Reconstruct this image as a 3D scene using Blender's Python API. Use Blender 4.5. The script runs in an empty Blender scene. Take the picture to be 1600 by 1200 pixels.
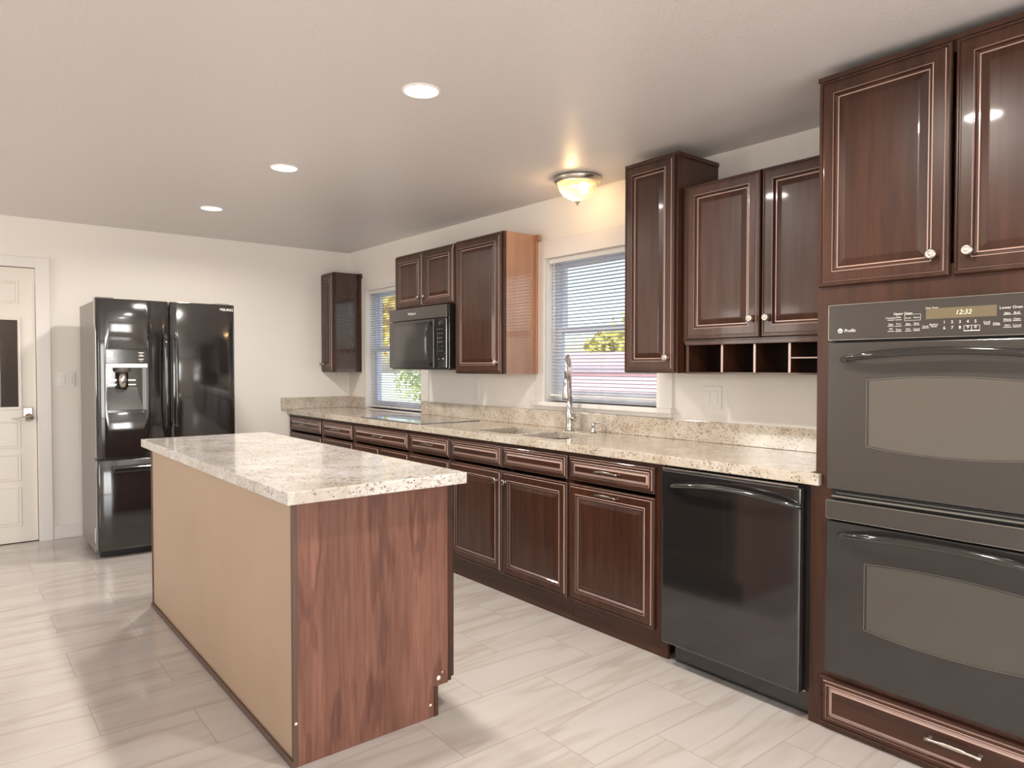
import bpy, bmesh, math, random
from mathutils import Vector, Matrix
S = bpy.context.scene
C = S.collection
random.seed(7)

# ------------------------------------------------------------------ camera, sky, sun, exposure
YAW, PITCH, ROLL, FPX = 0.681116, -0.023749, 0.000223, 1091.4
cam_d = bpy.data.cameras.new('camera'); cam = bpy.data.objects.new('camera', cam_d); C.objects.link(cam)
fw = Vector((math.sin(YAW)*math.cos(PITCH), math.cos(YAW)*math.cos(PITCH), math.sin(PITCH)))
rt = Vector((math.cos(YAW), -math.sin(YAW), 0)); up = rt.cross(fw)
r2 = math.cos(ROLL)*rt + math.sin(ROLL)*up; u2 = -math.sin(ROLL)*rt + math.cos(ROLL)*up
M = Matrix((r2, u2, -fw)).transposed().to_4x4(); M.translation = Vector((0, 0, 1.295))
cam.matrix_world = M
cam_d.sensor_width = 36; cam_d.lens = FPX/1600*36; cam_d.clip_start = 0.05; cam_d.clip_end = 200
S.camera = cam

S.view_settings.view_transform = 'Standard'; S.view_settings.look = 'None'
S.view_settings.gamma = 1; S.view_settings.use_curve_mapping = False
S.view_settings.exposure = 0.34
try:
    S.cycles.use_denoising = True; S.cycles.denoiser = 'OPENIMAGEDENOISE'
    S.cycles.max_bounces = 10; S.cycles.diffuse_bounces = 6; S.cycles.glossy_bounces = 5
    S.cycles.transparent_max_bounces = 16; S.cycles.caustics_reflective = False
    S.cycles.sample_clamp_indirect = 6
except Exception: pass

W = bpy.data.worlds.new('sky'); S.world = W; W.use_nodes = True
wn = W.node_tree.nodes; wl = W.node_tree.links
sky = wn.new('ShaderNodeTexSky'); sky.sky_type = 'NISHITA'; sky.sun_disc = False
sky.sun_elevation = math.radians(42); sky.sun_rotation = math.radians(-60); sky.air_density = 1.0; sky.dust_density = 2.0
wn['Background'].inputs['Strength'].default_value = 0.36
wl.new(sky.outputs[0], wn['Background'].inputs['Color'])

sun_d = bpy.data.lights.new('sun', 'SUN'); sun_d.energy = 4.2; sun_d.angle = math.radians(0.6); sun_d.color = (1, .95, .86)
sun = bpy.data.objects.new('sun', sun_d); C.objects.link(sun)
sun.rotation_euler = Vector((.60, .34, -.72)).to_track_quat('-Z', 'Y').to_euler()

CAN_POWER = 17.0      # each recessed downlight
DOME_POWER = 4.6      # the flush ceiling lamp
FILL_POWER = 62.0      # added fill light at each unseen window

# ------------------------------------------------------------------ materials
def mat(name, col, rough=.5, metal=0, coat=0, spec=.5, emit=None, es=0):
    m = bpy.data.materials.new(name); m.use_nodes = True
    b = m.node_tree.nodes['Principled BSDF']
    b.inputs['Base Color'].default_value = (*col, 1); b.inputs['Roughness'].default_value = rough
    b.inputs['Metallic'].default_value = metal; b.inputs['Coat Weight'].default_value = coat
    b.inputs['Coat Roughness'].default_value = .06
    b.inputs['Specular IOR Level'].default_value = spec
    if emit: b.inputs['Emission Color'].default_value = (*emit, 1); b.inputs['Emission Strength'].default_value = es
    return m
def nd(m, t, **k):
    n = m.node_tree.nodes.new(t)
    for a, v in k.items():
        if hasattr(n, a): setattr(n, a, v)
        else: n.inputs[a].default_value = v
    return n
def lk(m, a, b): m.node_tree.links.new(a, b)
def bsdf(m): return m.node_tree.nodes['Principled BSDF']
def ramp(m, src, stops):
    r = nd(m, 'ShaderNodeValToRGB'); e = r.color_ramp.elements
    while len(e) < len(stops): e.new(.5)
    for i, (p, c) in enumerate(stops): e[i].position = p; e[i].color = (*c, 1)
    lk(m, src, r.inputs[0]); return r
def coords(m, scale=(1, 1, 1), rot=(0, 0, 0), loc=(0, 0, 0)):
    t = nd(m, 'ShaderNodeTexCoord'); p = nd(m, 'ShaderNodeMapping')
    p.inputs['Scale'].default_value = scale; p.inputs['Rotation'].default_value = rot; p.inputs['Location'].default_value = loc
    lk(m, t.outputs['Object'], p.inputs[0]); return p.outputs[0]
def noise(m, vec, scale, detail=4, rough=.5, dist=0):
    n = nd(m, 'ShaderNodeTexNoise'); n.inputs['Scale'].default_value = scale; n.inputs['Detail'].default_value = detail
    n.inputs['Roughness'].default_value = rough; n.inputs['Distortion'].default_value = dist
    lk(m, vec, n.inputs['Vector']); return n.outputs['Fac']
def bump(m, fac, strength, dist=.002):
    b = nd(m, 'ShaderNodeBump'); b.inputs['Strength'].default_value = strength; b.inputs['Distance'].default_value = dist
    lk(m, fac, b.inputs['Height']); lk(m, b.outputs[0], bsdf(m).inputs['Normal'])
def mixc(m, fac, a, b, mode='MIX'):
    x = nd(m, 'ShaderNodeMix'); x.data_type = 'RGBA'; x.blend_type = mode
    for i, v in ((0, fac), (6, a), (7, b)):
        if isinstance(v, (int, float)): x.inputs[i].default_value = v
        elif isinstance(v, tuple): x.inputs[i].default_value = (*v, 1)
        else: lk(m, v, x.inputs[i])
    return x.outputs[2]

def wood(name, dark, mid, light, grain='z', rough=.34, coat=.18, fine=1.0, figure=0.0):
    m = mat(name, mid, rough, coat=coat, spec=.4)
    sc = {'z': (1, 1, .07), 'y': (1, .07, 1)}[grain]
    v = coords(m, sc)
    a = noise(m, v, 30*fine, 5, .6, .3); b = noise(m, coords(m, (sc[0]*1, sc[1]*1, sc[2]*2.5)), 5, 3, .5, .6)
    r = ramp(m, a, [(.3, dark), (.52, mid), (.75, light)])
    r2 = ramp(m, b, [(.35, (.72, .70, .70)), (.65, (1.12, 1.1, 1.08))])
    col = mixc(m, 1.0, r.outputs[0], r2.outputs[0], 'MULTIPLY')
    if figure:
        w = nd(m, 'ShaderNodeTexWave'); w.wave_type = 'RINGS'; w.inputs['Scale'].default_value = 9
        w.inputs['Distortion'].default_value = 9; w.inputs['Detail'].default_value = 3; w.inputs['Detail Scale'].default_value = 1.2
        lk(m, coords(m, (1, 1, .16)), w.inputs['Vector'])
        rw = ramp(m, w.outputs['Fac'], [(0, (1, 1, 1)), (.80, (1, 1, 1)), (.97, (1-figure, 1-figure*1.15, 1-figure*1.1))])
        col = mixc(m, 1.0, col, rw.outputs[0], 'MULTIPLY')
    lk(m, col, bsdf(m).inputs['Base Color'])
    return m
WOOD = wood('dark_cherry_wood', (.038, .0125, .0065), (.058, .0215, .0115), (.078, .031, .0175))
WOOD_H = wood('dark_cherry_wood_horizontal', (.038, .0125, .0065), (.058, .0215, .0115), (.078, .031, .0175), grain='y')
LAM = wood('cherry_laminate', (.145, .060, .040), (.195, .088, .061), (.24, .112, .080), rough=.42, coat=.05, fine=2.2, figure=.28)
LIT_SIDE = wood('lamplit_cherry_side', (.36, .19, .115), (.40, .215, .13), (.44, .24, .15), rough=.2, coat=1.0, fine=.8)  # warm lamplight on the cabinet side put into a lighter wood colour
WOOD_SIDE = wood('dark_cherry_gloss_side', (.038, .0125, .0065), (.050, .0175, .009), (.062, .023, .012), rough=.22, coat=1.0)
EDGE_HI = mat('pale_edge_highlight', (.46, .31, .26), .28, coat=.3)  # painted highlights along the door and drawer beads, reused on the cubby edges
DARKIN = mat('dark_cabinet_inside', (.03, .012, .009), .5)
EDGE = mat('dark_edge_trim', (.10, .055, .04), .5)

def granite(name, t=(1, 1, 1)):
    m = mat(name, (.6, .55, .48), .12, coat=.25)
    v = coords(m, (1, 1, 1), (.3, .2, .5))
    big = noise(m, v, 6, 5, .65, .5)
    base = ramp(m, big, [(.30, (.46*t[0], .395*t[1], .32*t[2])), (.46, (.57*t[0], .515*t[1], .44*t[2])), (.66, (.68*t[0], .64*t[1], .585*t[2]))])
    v2 = coords(m, (1, 1.0, 1.7), (.5, .1, .9))
    vein = noise(m, v2, 62, 5, .75, .4)
    rv = ramp(m, vein, [(.30, (.22, .15, .10)), (.41, (.50, .40, .31)), (.48, (1, 1, 1))])
    area = ramp(m, noise(m, v, 9, 3, .6), [(.40, (.15, .15, .15)), (.58, (.95, .95, .95))])
    c = mixc(m, area.outputs[0], base.outputs[0], rv.outputs[0], 'MULTIPLY')
    vo = nd(m, 'ShaderNodeTexVoronoi'); vo.inputs['Scale'].default_value = 100; lk(m, v, vo.inputs['Vector'])
    sp = ramp(m, vo.outputs['Distance'], [(0, (1, 1, 1)), (.22, (1, 1, 1)), (.34, (0, 0, 0))])
    wv = nd(m, 'ShaderNodeSeparateColor'); lk(m, vo.outputs['Color'], wv.inputs[0])
    mk = ramp(m, wv.outputs[0], [(.76, (0, 0, 0)), (.80, (1, 1, 1))])
    f = mixc(m, 1.0, sp.outputs[0], mk.outputs[0], 'MULTIPLY')
    c = mixc(m, f, c, (.07, .05, .042))
    lk(m, c, bsdf(m).inputs['Base Color']); return m
GRANITE = granite('speckled_cream_granite', (.92, .89, .85))
GRANITE_I = granite('pale_cream_granite', (.98, 1.01, 1.08))

WALL = mat('wall_paint', (.86, .82, .765), .6)
bump(WALL, noise(WALL, coords(WALL), 160, 3), .06)
CEIL = mat('ceiling_paint', (.70, .665, .65), .42)
bump(CEIL, noise(CEIL, coords(CEIL), 75, 4, .6), .28, .004)
TRIM = mat('white_trim_paint', (.80, .765, .73), .4)
DOORP = mat('cream_door_paint', (.78, .73, .66), .4)
WHITE = mat('white_plastic', (.82, .79, .75), .35)
TAN = mat('tan_hardboard', (.45, .32, .215), .42)
lk(TAN, ramp(TAN, noise(TAN, coords(TAN), 2.2, 5, .55), [(.3, (.385, .268, .178)), (.7, (.43, .302, .204))]).outputs[0], bsdf(TAN).inputs['Base Color'])
BLACK = mat('gloss_black_enamel', (.014, .013, .012), .10, coat=1.0)
BLACKG = mat('black_oven_glass', (.022, .020, .019), .10, coat=.5)
OVENP = mat('charcoal_oven_panel', (.050, .044, .039), .22, coat=.3)
OVENW = mat('oven_window_glass', (.105, .092, .079), .12, coat=.4)
RUBBER = mat('black_rubber', (.012, .012, .012), .6)
FSIDE = mat('grey_textured_side', (.16, .145, .125), .30, coat=.1)
STEEL = mat('brushed_steel', (.60, .57, .53), .25, 1)
CHROME = mat('chrome', (.75, .73, .70), .12, 1)
NICKEL = mat('satin_nickel', (.58, .52, .46), .32, 1)
DNICK = mat('dark_nickel', (.30, .26, .23), .28, 1)
DISP = mat('amber_display', (.16, .125, .075), .3)
LET = mat('white_lettering', (.75, .72, .68), .5)
DIG = mat('glowing_digits', (.9, .8, .55), .5, emit=(1, .9, .6), es=.12)
CHIP = mat('bare_chip', (.85, .72, .63), .6)
SLAT = mat('white_blind_slat', (.55, .57, .62), .5)
VINYL = mat('white_vinyl', (.80, .83, .90), .4)

def glass_thin(name, tint=(1, 1, 1)):
    m = bpy.data.materials.new(name); m.use_nodes = True; n = m.node_tree.nodes; n.clear()
    o = n.new('ShaderNodeOutputMaterial'); t = n.new('ShaderNodeBsdfTransparent'); g = n.new('ShaderNodeBsdfGlossy')
    g.inputs['Roughness'].default_value = .01; t.inputs['Color'].default_value = (*tint, 1)
    fr = n.new('ShaderNodeLayerWeight'); mx = n.new('ShaderNodeMixShader'); fr.inputs['Blend'].default_value = .5
    pw = n.new('ShaderNodeMath'); pw.operation = 'POWER'; pw.inputs[1].default_value = 4.5; ma = n.new('ShaderNodeMath'); ma.operation = 'MULTIPLY_ADD'
    ma.inputs[1].default_value = .7; ma.inputs[2].default_value = .03
    m.node_tree.links.new(fr.outputs['Facing'], pw.inputs[0]); m.node_tree.links.new(pw.outputs[0], ma.inputs[0]); m.node_tree.links.new(ma.outputs[0], mx.inputs[0]); m.node_tree.links.new(t.outputs[0], mx.inputs[1])
    m.node_tree.links.new(g.outputs[0], mx.inputs[2]); m.node_tree.links.new(mx.outputs[0], o.inputs[0]); return m
GLASS = glass_thin('window_glass')
DGLASS = glass_thin('dark_door_glass', (.55, .52, .5))

# floor tiles: 0.61 x 0.305, half offset, long side along x
def floor_mat():
    m = mat('glossy_plank_tile', (.6, .55, .5), .16, coat=.15)
    t = nd(m, 'ShaderNodeTexCoord'); sep = nd(m, 'ShaderNodeSeparateXYZ'); lk(m, t.outputs['Object'], sep.inputs[0])
    def mth(op, a, b=None, c=None):
        x = nd(m, 'ShaderNodeMath'); x.operation = op
        for i, v in enumerate((a, b, c)):
            if v is None: continue
            if isinstance(v, (int, float)): x.inputs[i].default_value = v
            else: lk(m, v, x.inputs[i])
        return x.outputs[0]
    rowf = mth('DIVIDE', mth('SUBTRACT', sep.outputs[1], 2.79), .305)
    row = mth('FLOOR', rowf)
    par = mth('FLOORED_MODULO', row, 2)
    colf = mth('ADD', mth('DIVIDE', mth('SUBTRACT', sep.outputs[0], .405), .61), mth('MULTIPLY', par, .5))
    col = mth('FLOOR', colf)
    fy = mth('FRACT', rowf); fx = mth('FRACT', colf)
    def edge(f, w):
        d = mth('MINIMUM', f, mth('SUBTRACT', 1.0, f)); return mth('LESS_THAN', d, w)
    g = mth('MAXIMUM', edge(fy, .0055), edge(fx, .0028))
    cmb = nd(m, 'ShaderNodeCombineXYZ'); lk(m, row, cmb.inputs[0]); lk(m, col, cmb.inputs[1])
    wnz = nd(m, 'ShaderNodeTexWhiteNoise'); lk(m, cmb.outputs[0], wnz.inputs['Vector'])
    off = nd(m, 'ShaderNodeVectorMath'); off.operation = 'MULTIPLY_ADD'
    lk(m, wnz.outputs['Color'], off.inputs[0]); off.inputs[1].default_value = (7, 7, 7); lk(m, t.outputs['Object'], off.inputs[2])
    mp = nd(m, 'ShaderNodeMapping'); mp.inputs['Scale'].default_value = (.8, 4.2, 1); mp.inputs['Rotation'].default_value = (0, 0, .13); lk(m, off.outputs[0], mp.inputs[0])
    n1 = noise(m, mp.outputs[0], 2.2, 4, .5, .15)
    r = ramp(m, n1, [(.28, (.455, .405, .365)), (.40, (.495, .45, .415)), (.55, (.52, .48, .445)), (.8, (.535, .495, .465))])
    mp2 = nd(m, 'ShaderNodeMapping'); mp2.inputs['Scale'].default_value = (.6, 4.5, 1); mp2.inputs['Rotation'].default_value = (0, 0, .16); lk(m, off.outputs[0], mp2.inputs[0])
    n2 = noise(m, mp2.outputs[0], 1.3, 2, .5, .15)
    r2 = ramp(m, n2, [(.46, (1, 1, 1)), (.495, (.90, .87, .84)), (.505, (.90, .87, .84)), (.54, (1, 1, 1))])
    c = mixc(m, 1.0, r.outputs[0], r2.outputs[0], 'MULTIPLY')
    c = mixc(m, g, c, (.38, .33, .29))
    lk(m, c, bsdf(m).inputs['Base Color'])
    bsdf(m).inputs['Roughness'].default_value = .17
    return m
FLOOR = floor_mat()

# ------------------------------------------------------------------ mesh helpers (all shapes are given in room coordinates)
class MB:
    def __init__(s): s.v = []; s.f = []; s.mi = []; s.sm = []
    def add(s, vs, fs, mi=0, smooth=False):
        o = len(s.v); s.v += [tuple(v) for v in vs]
        for f in fs: s.f.append(tuple(i+o for i in f)); s.mi.append(mi); s.sm.append(smooth)
        return s
    def box(s, x0, x1, y0, y1, z0, z1, mi=0):
        x0, x1 = sorted((x0, x1)); y0, y1 = sorted((y0, y1)); z0, z1 = sorted((z0, z1))
        return s.add([(x, y, z) for x in (x0, x1) for y in (y0, y1) for z in (z0, z1)],
                     [(0, 1, 3, 2), (4, 6, 7, 5), (0, 4, 5, 1), (2, 3, 7, 6), (0, 2, 6, 4), (1, 5, 7, 3)], mi)
    def tube(s, pts, r, n=12, mi=0, flat=None, cap=True):
        pts = [Vector(p) for p in pts]; k = len(pts)
        rs = r if isinstance(r, (list, tuple)) else [r]*k
        ref = None; rings = []
        for i in range(k):
            t = (pts[min(i+1, k-1)]-pts[max(i-1, 0)]).normalized()
            if ref is None: ref = t.orthogonal().normalized() if flat is None else Vector(flat)
            a = (ref - t*ref.dot(t)).normalized(); b = t.cross(a); ref = a
            ra, rb = rs[i] if isinstance(rs[i], tuple) else (rs[i], rs[i])
            rings.append([pts[i]+a*ra*math.cos(2*math.pi*j/n)+b*rb*math.sin(2*math.pi*j/n) for j in range(n)])
        vs = [v for q in rings for v in q]; fs = []
        for i in range(k-1):
            for j in range(n):
                fs.append((i*n+j, i*n+(j+1) % n, (i+1)*n+(j+1) % n, (i+1)*n+j))
        s.add(vs, fs, mi, True)
        if cap:
            s.add(rings[0], [tuple(range(n))[::-1]], mi); s.add(rings[-1], [tuple(range(n))], mi)
        return s
    def lathe(s, prof, c, ax='z', n=24, mi=0):
        c = Vector(c); A = {'z': (Vector((1, 0, 0)), Vector((0, 1, 0)), Vector((0, 0, 1))),
                            '-x': (Vector((0, 1, 0)), Vector((0, 0, 1)), Vector((-1, 0, 0))),
                            '-y': (Vector((1, 0, 0)), Vector((0, 0, 1)), Vector((0, -1, 0))),
                            '-z': (Vector((0, 1, 0)), Vector((1, 0, 0)), Vector((0, 0, -1)))}[ax]
        vs = []; fs = []; k = len(prof)
        for r, h in prof:
            for j in range(n):
                a = 2*math.pi*j/n; vs.append(c + A[0]*max(r, 1e-5)*math.cos(a) + A[1]*max(r, 1e-5)*math.sin(a) + A[2]*h)
        for i in range(k-1):
            for j in range(n): fs.append((i*n+j, i*n+(j+1) % n, (i+1)*n+(j+1) % n, (i+1)*n+j))
        return s.add(vs, fs, mi, True)
    def rings(s, x, y0, y1, z0, z1, prof, face='-x', hi=()):
        """nested rectangular rings (inset, height out of the plane); the last closes the centre"""
        vs = []; fs = []; mis = []
        for d, h in prof:
            for a, b in ((y0+d, z0+d), (y1-d, z0+d), (y1-d, z1-d), (y0+d, z1-d)):
                vs.append({'-x': (x-h, a, b), '+x': (x+h, a, b), '-y': (a, x-h, b)}[face])
        o = len(s.v); s.v += vs
        for i in range(len(prof)-1):
            for j in range(4):
                s.f.append((o+i*4+j, o+i*4+(j+1) % 4, o+(i+1)*4+(j+1) % 4, o+(i+1)*4+j)); s.mi.append(1 if i in hi else 0); s.sm.append(False)
        i = len(prof)-1
        s.f.append(tuple(o+i*4+j for j in range(4))); s.mi.append(0); s.sm.append(False)
        s.f.append(tuple(o+j for j in (3, 2, 1, 0))); s.mi.append(0); s.sm.append(False)
        return s
    def plate(s, outer, holes=(), z0=0, z1=.01, mp=None, mi=0):
        """2D outline with holes, extruded; mp maps (u,v,w) to room coordinates"""
        cu = bpy.data.curves.new('t', 'CURVE'); cu.dimensions = '2D'; cu.fill_mode = 'BOTH'; cu.extrude = abs(z1-z0)/2
        for lp in (outer, *holes):
            sp = cu.splines.new('POLY'); sp.points.add(len(lp)-1); sp.use_cyclic_u = True
            for p, q in zip(sp.points, lp): p.co = (q[0], q[1], 0, 1)
        ob = bpy.data.objects.new('t', cu); C.objects.link(ob)
        dg = bpy.context.evaluated_depsgraph_get(); me = bpy.data.meshes.new_from_object(ob.evaluated_get(dg))
        zc = (z0+z1)/2; mp = mp or (lambda u, v, w: (u, v, w))
        s.add([mp(v.co.x, v.co.y, v.co.z+zc) for v in me.vertices], [tuple(p.vertices) for p in me.polygons], mi)
        bpy.data.objects.remove(ob); bpy.data.meshes.remove(me); bpy.data.curves.remove(cu); return s
    def text(s, body, size, loc, face='-x', mi=0, align='CENTER', ext=.0004, shear=0, xs=1.0):
        cu = bpy.data.curves.new('t', 'FONT'); cu.body = body; cu.size = size; cu.extrude = ext; cu.align_x = align; cu.align_y = 'CENTER'; cu.shear = shear
        cu.resolution_u = 3
        ob = bpy.data.objects.new('t', cu); C.objects.link(ob)
        dg = bpy.context.evaluated_depsgraph_get(); me = bpy.data.meshes.new_from_object(ob.evaluated_get(dg))
        L = Vector(loc)
        def mp(c):
            if face == '-x': return (L.x-c.z, L.y-c.x*xs, L.z+c.y)
            return (L.x+c.x*xs, L.y-c.z, L.z+c.y)
        s.add([mp(v.co) for v in me.vertices], [tuple(p.vertices) for p in me.polygons], mi)
        bpy.data.objects.remove(ob); bpy.data.meshes.remove(me); bpy.data.curves.remove(cu); return s
    def build(s, name, mats, parent=None, bevel=0, seg=2, smooth=None):
        if not isinstance(mats, (list, tuple)): mats = [mats]
        root = parent
        while root is not None and root.parent is not None: root = root.parent
        L = Vector(root.location) if root is not None else Vector((0, 0, 0))
        me = bpy.data.meshes.new(name); me.from_pydata([tuple(Vector(v)-L) for v in s.v], [], s.f)
        for m in mats: me.materials.append(m)
        for p, mi, sm in zip(me.polygons, s.mi, s.sm): p.material_index = mi; p.use_smooth = sm
        bm = bmesh.new(); bm.from_mesh(me); bmesh.ops.remove_doubles(bm, verts=bm.verts, dist=1e-5)
        bmesh.ops.recalc_face_normals(bm, faces=bm.faces); bm.to_mesh(me); bm.free()
        o = bpy.data.objects.new(name, me); C.objects.link(o)
        if parent is not None: o.parent = parent
        if bevel:
            b = o.modifiers.new('b', 'BEVEL'); b.width = bevel; b.segments = seg; b.limit_method = 'ANGLE'; b.angle_limit = .6
            b.harden_normals = False
        return o
def box(x0, x1, y0, y1, z0, z1): return MB().box(x0, x1, y0, y1, z0, z1)
def thing(name, loc, label, cat, group=None):
    o = bpy.data.objects.new(name, None); C.objects.link(o); o.location = loc; o.empty_display_size = .1
    o['label'] = label; o['category'] = cat
    if group: o['group'] = group
    return o
def tag(o, label, cat, group=None):
    o['label'] = label; o['category'] = cat
    if group: o['group'] = group
    return o
def struct(o): o['kind'] = 'structure'; return o
def rrect(x0, x1, y0, y1, r, n=6):
    out = []
    for cx, cy, a0 in ((x1-r, y0+r, -90), (x1-r, y1-r, 0), (x0+r, y1-r, 90), (x0+r, y0+r, 180)):
        for i in range(n+1):
            a = math.radians(a0+90*i/n); out.append((cx+r*math.cos(a), cy+r*math.sin(a)))
    return out

# ------------------------------------------------------------------ room shell
XR, YB, XL, YF, T = 3.03, 6.24, -2.6, -2.6, .16
def zc(y): return 2.362 + (y-1.5)*.0062         # the ceiling rises a little towards the back
struct(box(XL-T, XR+T, YF-T, YB+T, -.12, 0).build('floor', FLOOR))
m = MB(); y0, y1 = YF-T, YB+T
m.add([(x, y, zc(y)+h) for h in (0, .14) for x in (XL-T, XR+T) for y in (y0, y1)],
      [(0, 1, 3, 2), (4, 6, 7, 5), (0, 4, 5, 1), (2, 3, 7, 6), (0, 2, 6, 4), (1, 5, 7, 3)])
struct(m.build('ceiling', CEIL))
def wall(name, a0, a1, holes, mp, top0, top1):
    out = [(a0, 0), (a1, 0), (a1, top1), (a0, top0)]
    return struct(MB().plate(out, [[(h[0], h[2]), (h[1], h[2]), (h[1], h[3]), (h[0], h[3])] for h in holes], 0, T, mp).build(name, WALL))
W1 = (2.465, 3.385, 1.075, 1.995); W2 = (4.905, 5.885, .92, 2.0)
wall('wall_right', YF, YB+T, [W1, W2], lambda u, v, w: (XR+w, u, v), zc(YF), zc(YB+T))
DX0, DX1, DZ = -.285, .523, 2.028
wall('wall_back', XL-T, XR, [(DX0, DX1, .001, DZ)], lambda u, v, w: (u, YB+w, v), zc(YB), zc(YB))
RW = [(-1.5, .8, .02, 2.05), (1.35, 2.3, .9, 2.05)]
wall('wall_front', XL-T, XR, RW, lambda u, v, w: (u, YF-w, v), zc(YF), zc(YF))
LW = [(-1.6, 1.0, .75, 2.1), (4.4, 5.6, .95, 2.1)]
wall('wall_left', YF, YB, LW, lambda u, v, w: (XL-w, u, v), zc(YF), zc(YB))

def window(name, o, side='r', sash=True, casing=(.10, .10, .10), sill=True):
    y0, y1, z0, z1 = o
    xa, xb = XR+.085, XR+.145
    w = thing(name, (XR, (y0+y1)/2, z0), '', ''); del w['label']; del w['category']; struct(w)
    t = .022
    def rim(a0, a1, b0, b1, wl, wb, wt, x0, x1):
        return MB().plate([(a0, b0), (a1, b0), (a1, b1), (a0, b1)], [[(a0+wl, b0+wb), (a1-wl, b0+wb), (a1-wl, b1-wt), (a0+wl, b1-wt)]], 0, x1-x0, lambda u, v, w_: (x0+w_, u, v))
    f = rim(y0+.0005, y1-.0005, z0+.0005, z1-.0005, t, t, t, xa, xb)
    f.build('window_frame', VINYL, w, .002)
    zm = z0+(z1-z0)*.50
    for nm, za, zb, xo in (('upper_sash', zm-.02, z1-t, .03), ('lower_sash', z0+t, zm+.02, .0)):
        q = MB(); t2 = .032; ya, yb = y0+t, y1-t
        q = rim(ya+.001, yb-.001, za+.001, zb-.001, t2, t2+(.015 if xo == 0 else 0), t2, xa+xo+.001, xa+xo+.027)
        s_ = q.build(nm, VINYL, w, .0015)
        box(xa+xo+.011, xa+xo+.015, ya+t2, yb-t2, za+t2, zb-t2).build('pane', GLASS, s_)
    return w
w1 = window('window_1', W1)
cs = MB(); a, b, c, d = W1
cs.box(XR-.018, XR, b, b+.085, c-.005, d+.115).box(XR-.018, XR, a-.105, a, c-.005, d+.115).box(XR-.018, XR, a, b, d, d+.115)
cs.build('window_casing', TRIM, w1, .002)
box(XR-.045, XR+.085, a-.12, b+.10, c-.028, c).build('window_sill', TRIM, w1, .004)
box(XR-.014, XR, a-.10, b+.08, 1.022, c-.028).build('apron', TRIM, w1, .002)
w2 = window('window_2', W2)
cs = MB(); a, b, c, d = W2
cs.box(XR-.008, XR, b, b+.03, c, d+.03).box(XR-.012, XR, a-.11, a, 1.022, d+.03).box(XR-.008, XR, a, b, d, d+.03)
cs.build('window_casing', TRIM, w2, .0015)
box(XR+.001, XR+.085, a, b, c-.03, c).build('window_sill', TRIM, w2)

def blind(o, zb, label, slack=.004):
    y0, y1, z0, z1 = o; xc = XR+.038
    r = thing('window_blind', (xc, (y0+y1)/2, zb), label, 'blind')
    box(xc-.018, xc+.018, y0+slack, y1-slack, z1-.03, z1-.001).build('headrail', WHITE, r, .002)
    s = MB(); z = z1-.045; tilt = math.radians(-11)
    while z > zb+.03:
        vs = []; k = 4
        for h in (0, .0006):
            for i in range(k+1):
                q = -.0125+.025*i/k; cz = .0022*(1-(q/.0125)**2)
                for y in (y0+.008, y1-.008): vs.append((xc+q*math.cos(tilt), y, z+q*math.sin(tilt)+cz+h))
        n2 = (k+1)*2; fs = []
        for i in range(k):
            a_, b_, c_, d_ = 2*i, 2*i+1, 2*i+3, 2*i+2; fs += [(a_, b_, c_, d_), (n2+a_, n2+d_, n2+c_, n2+b_), (a_, d_, n2+d_, n2+a_), (b_, n2+b_, n2+c_, c_)]
        fs += [(0, n2, n2+1, 1), (n2-2, n2-1, 2*n2-1, 2*n2-2)]
        s.add(vs, fs); z -= .0215
    s.build('slats', SLAT, r)
    box(xc-.013, xc+.013, y0+.008, y1-.008, zb, zb+.012).build('bottom_rail', WHITE, r, .002)
    for yy in (y0+.14, (y0+y1)/2, y1-.14): MB().tube([(xc, yy, zb+.01), (xc, yy, z1-.03)], .0009, 6).build('ladder_cord', WHITE, r)
    MB().tube([(xc-.024, y1-.06, z1-.03), (xc-.024, y1-.06, z1-.62)], .003, 8).build('tilt_wand', WHITE, r)
blind(W1, 1.11, 'white mini blind hanging in the window behind the sink faucet')
blind(W2, .935, 'white mini blind in the far window beside the black microwave')

# back wall door
d1 = struct(bpy.data.objects.new('door_1', None)); C.objects.link(d1); d1.location = (DX1, YB, 0)
px0, px1, pz0, pz1 = -.18, .412, 1.005, 1.64
leaf = MB().plate([(DX0+.006, .008), (DX1-.004, .008), (DX1-.004, DZ-.005), (DX0+.006, DZ-.005)],
                  [[(px0, pz0), (px1, pz0), (px1, pz1), (px0, pz1)]], 0, .04, lambda u, v, w: (u, YB+.012+w, v))
lf = leaf.build('door_leaf', DOORP, d1, .0015)
pm = MB()
PR = [(0, 0), (.004, .004), (.010, .004), (.014, 0.001), (.022, .0045), (.05, .0045)]
for za, zb in ((1.76, 1.925), (.70, .905), (.46, .66), (.13, .42)):
    pm.rings(YB+.0119, px0, px1+.01, za, zb, PR, '-y')
pm.build('raised_panel', DOORP, lf)
fr = MB()
fr.box(px0-.018, px1+.018, YB+.002, YB+.0118, pz1, pz1+.018).box(px0-.018, px1+.018, YB+.002, YB+.0118, pz0-.018, pz0)
fr.box(px1, px1+.018, YB+.002, YB+.0118, pz0, pz1).box(px0-.018, px0, YB+.002, YB+.0118, pz0, pz1)
fr.build('glazing_bead', DOORP, lf, .002)
box(px0, px1, YB+.028, YB+.032, pz0, pz1).build('door_glass', DGLASS, lf)
h = MB().box(.435, .497, YB, YB+.0115, .90, 1.0)
h.build('lock_plate', NICKEL, lf, .008)
h = MB().lathe([(.0, .055), (.012, .055), (.014, .02), (.027, .012), (.03, 0)], (.472, YB, .925), '-y')
h.tube([(.472, YB-.048, .925), (.44, YB-.052, .928), (.40, YB-.05, .918), (.365, YB-.046, .922)], [(.009, .007), (.008, .006), (.007, .005), (.005, .004)], 10)
h.build('door_handle', NICKEL, lf)
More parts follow.
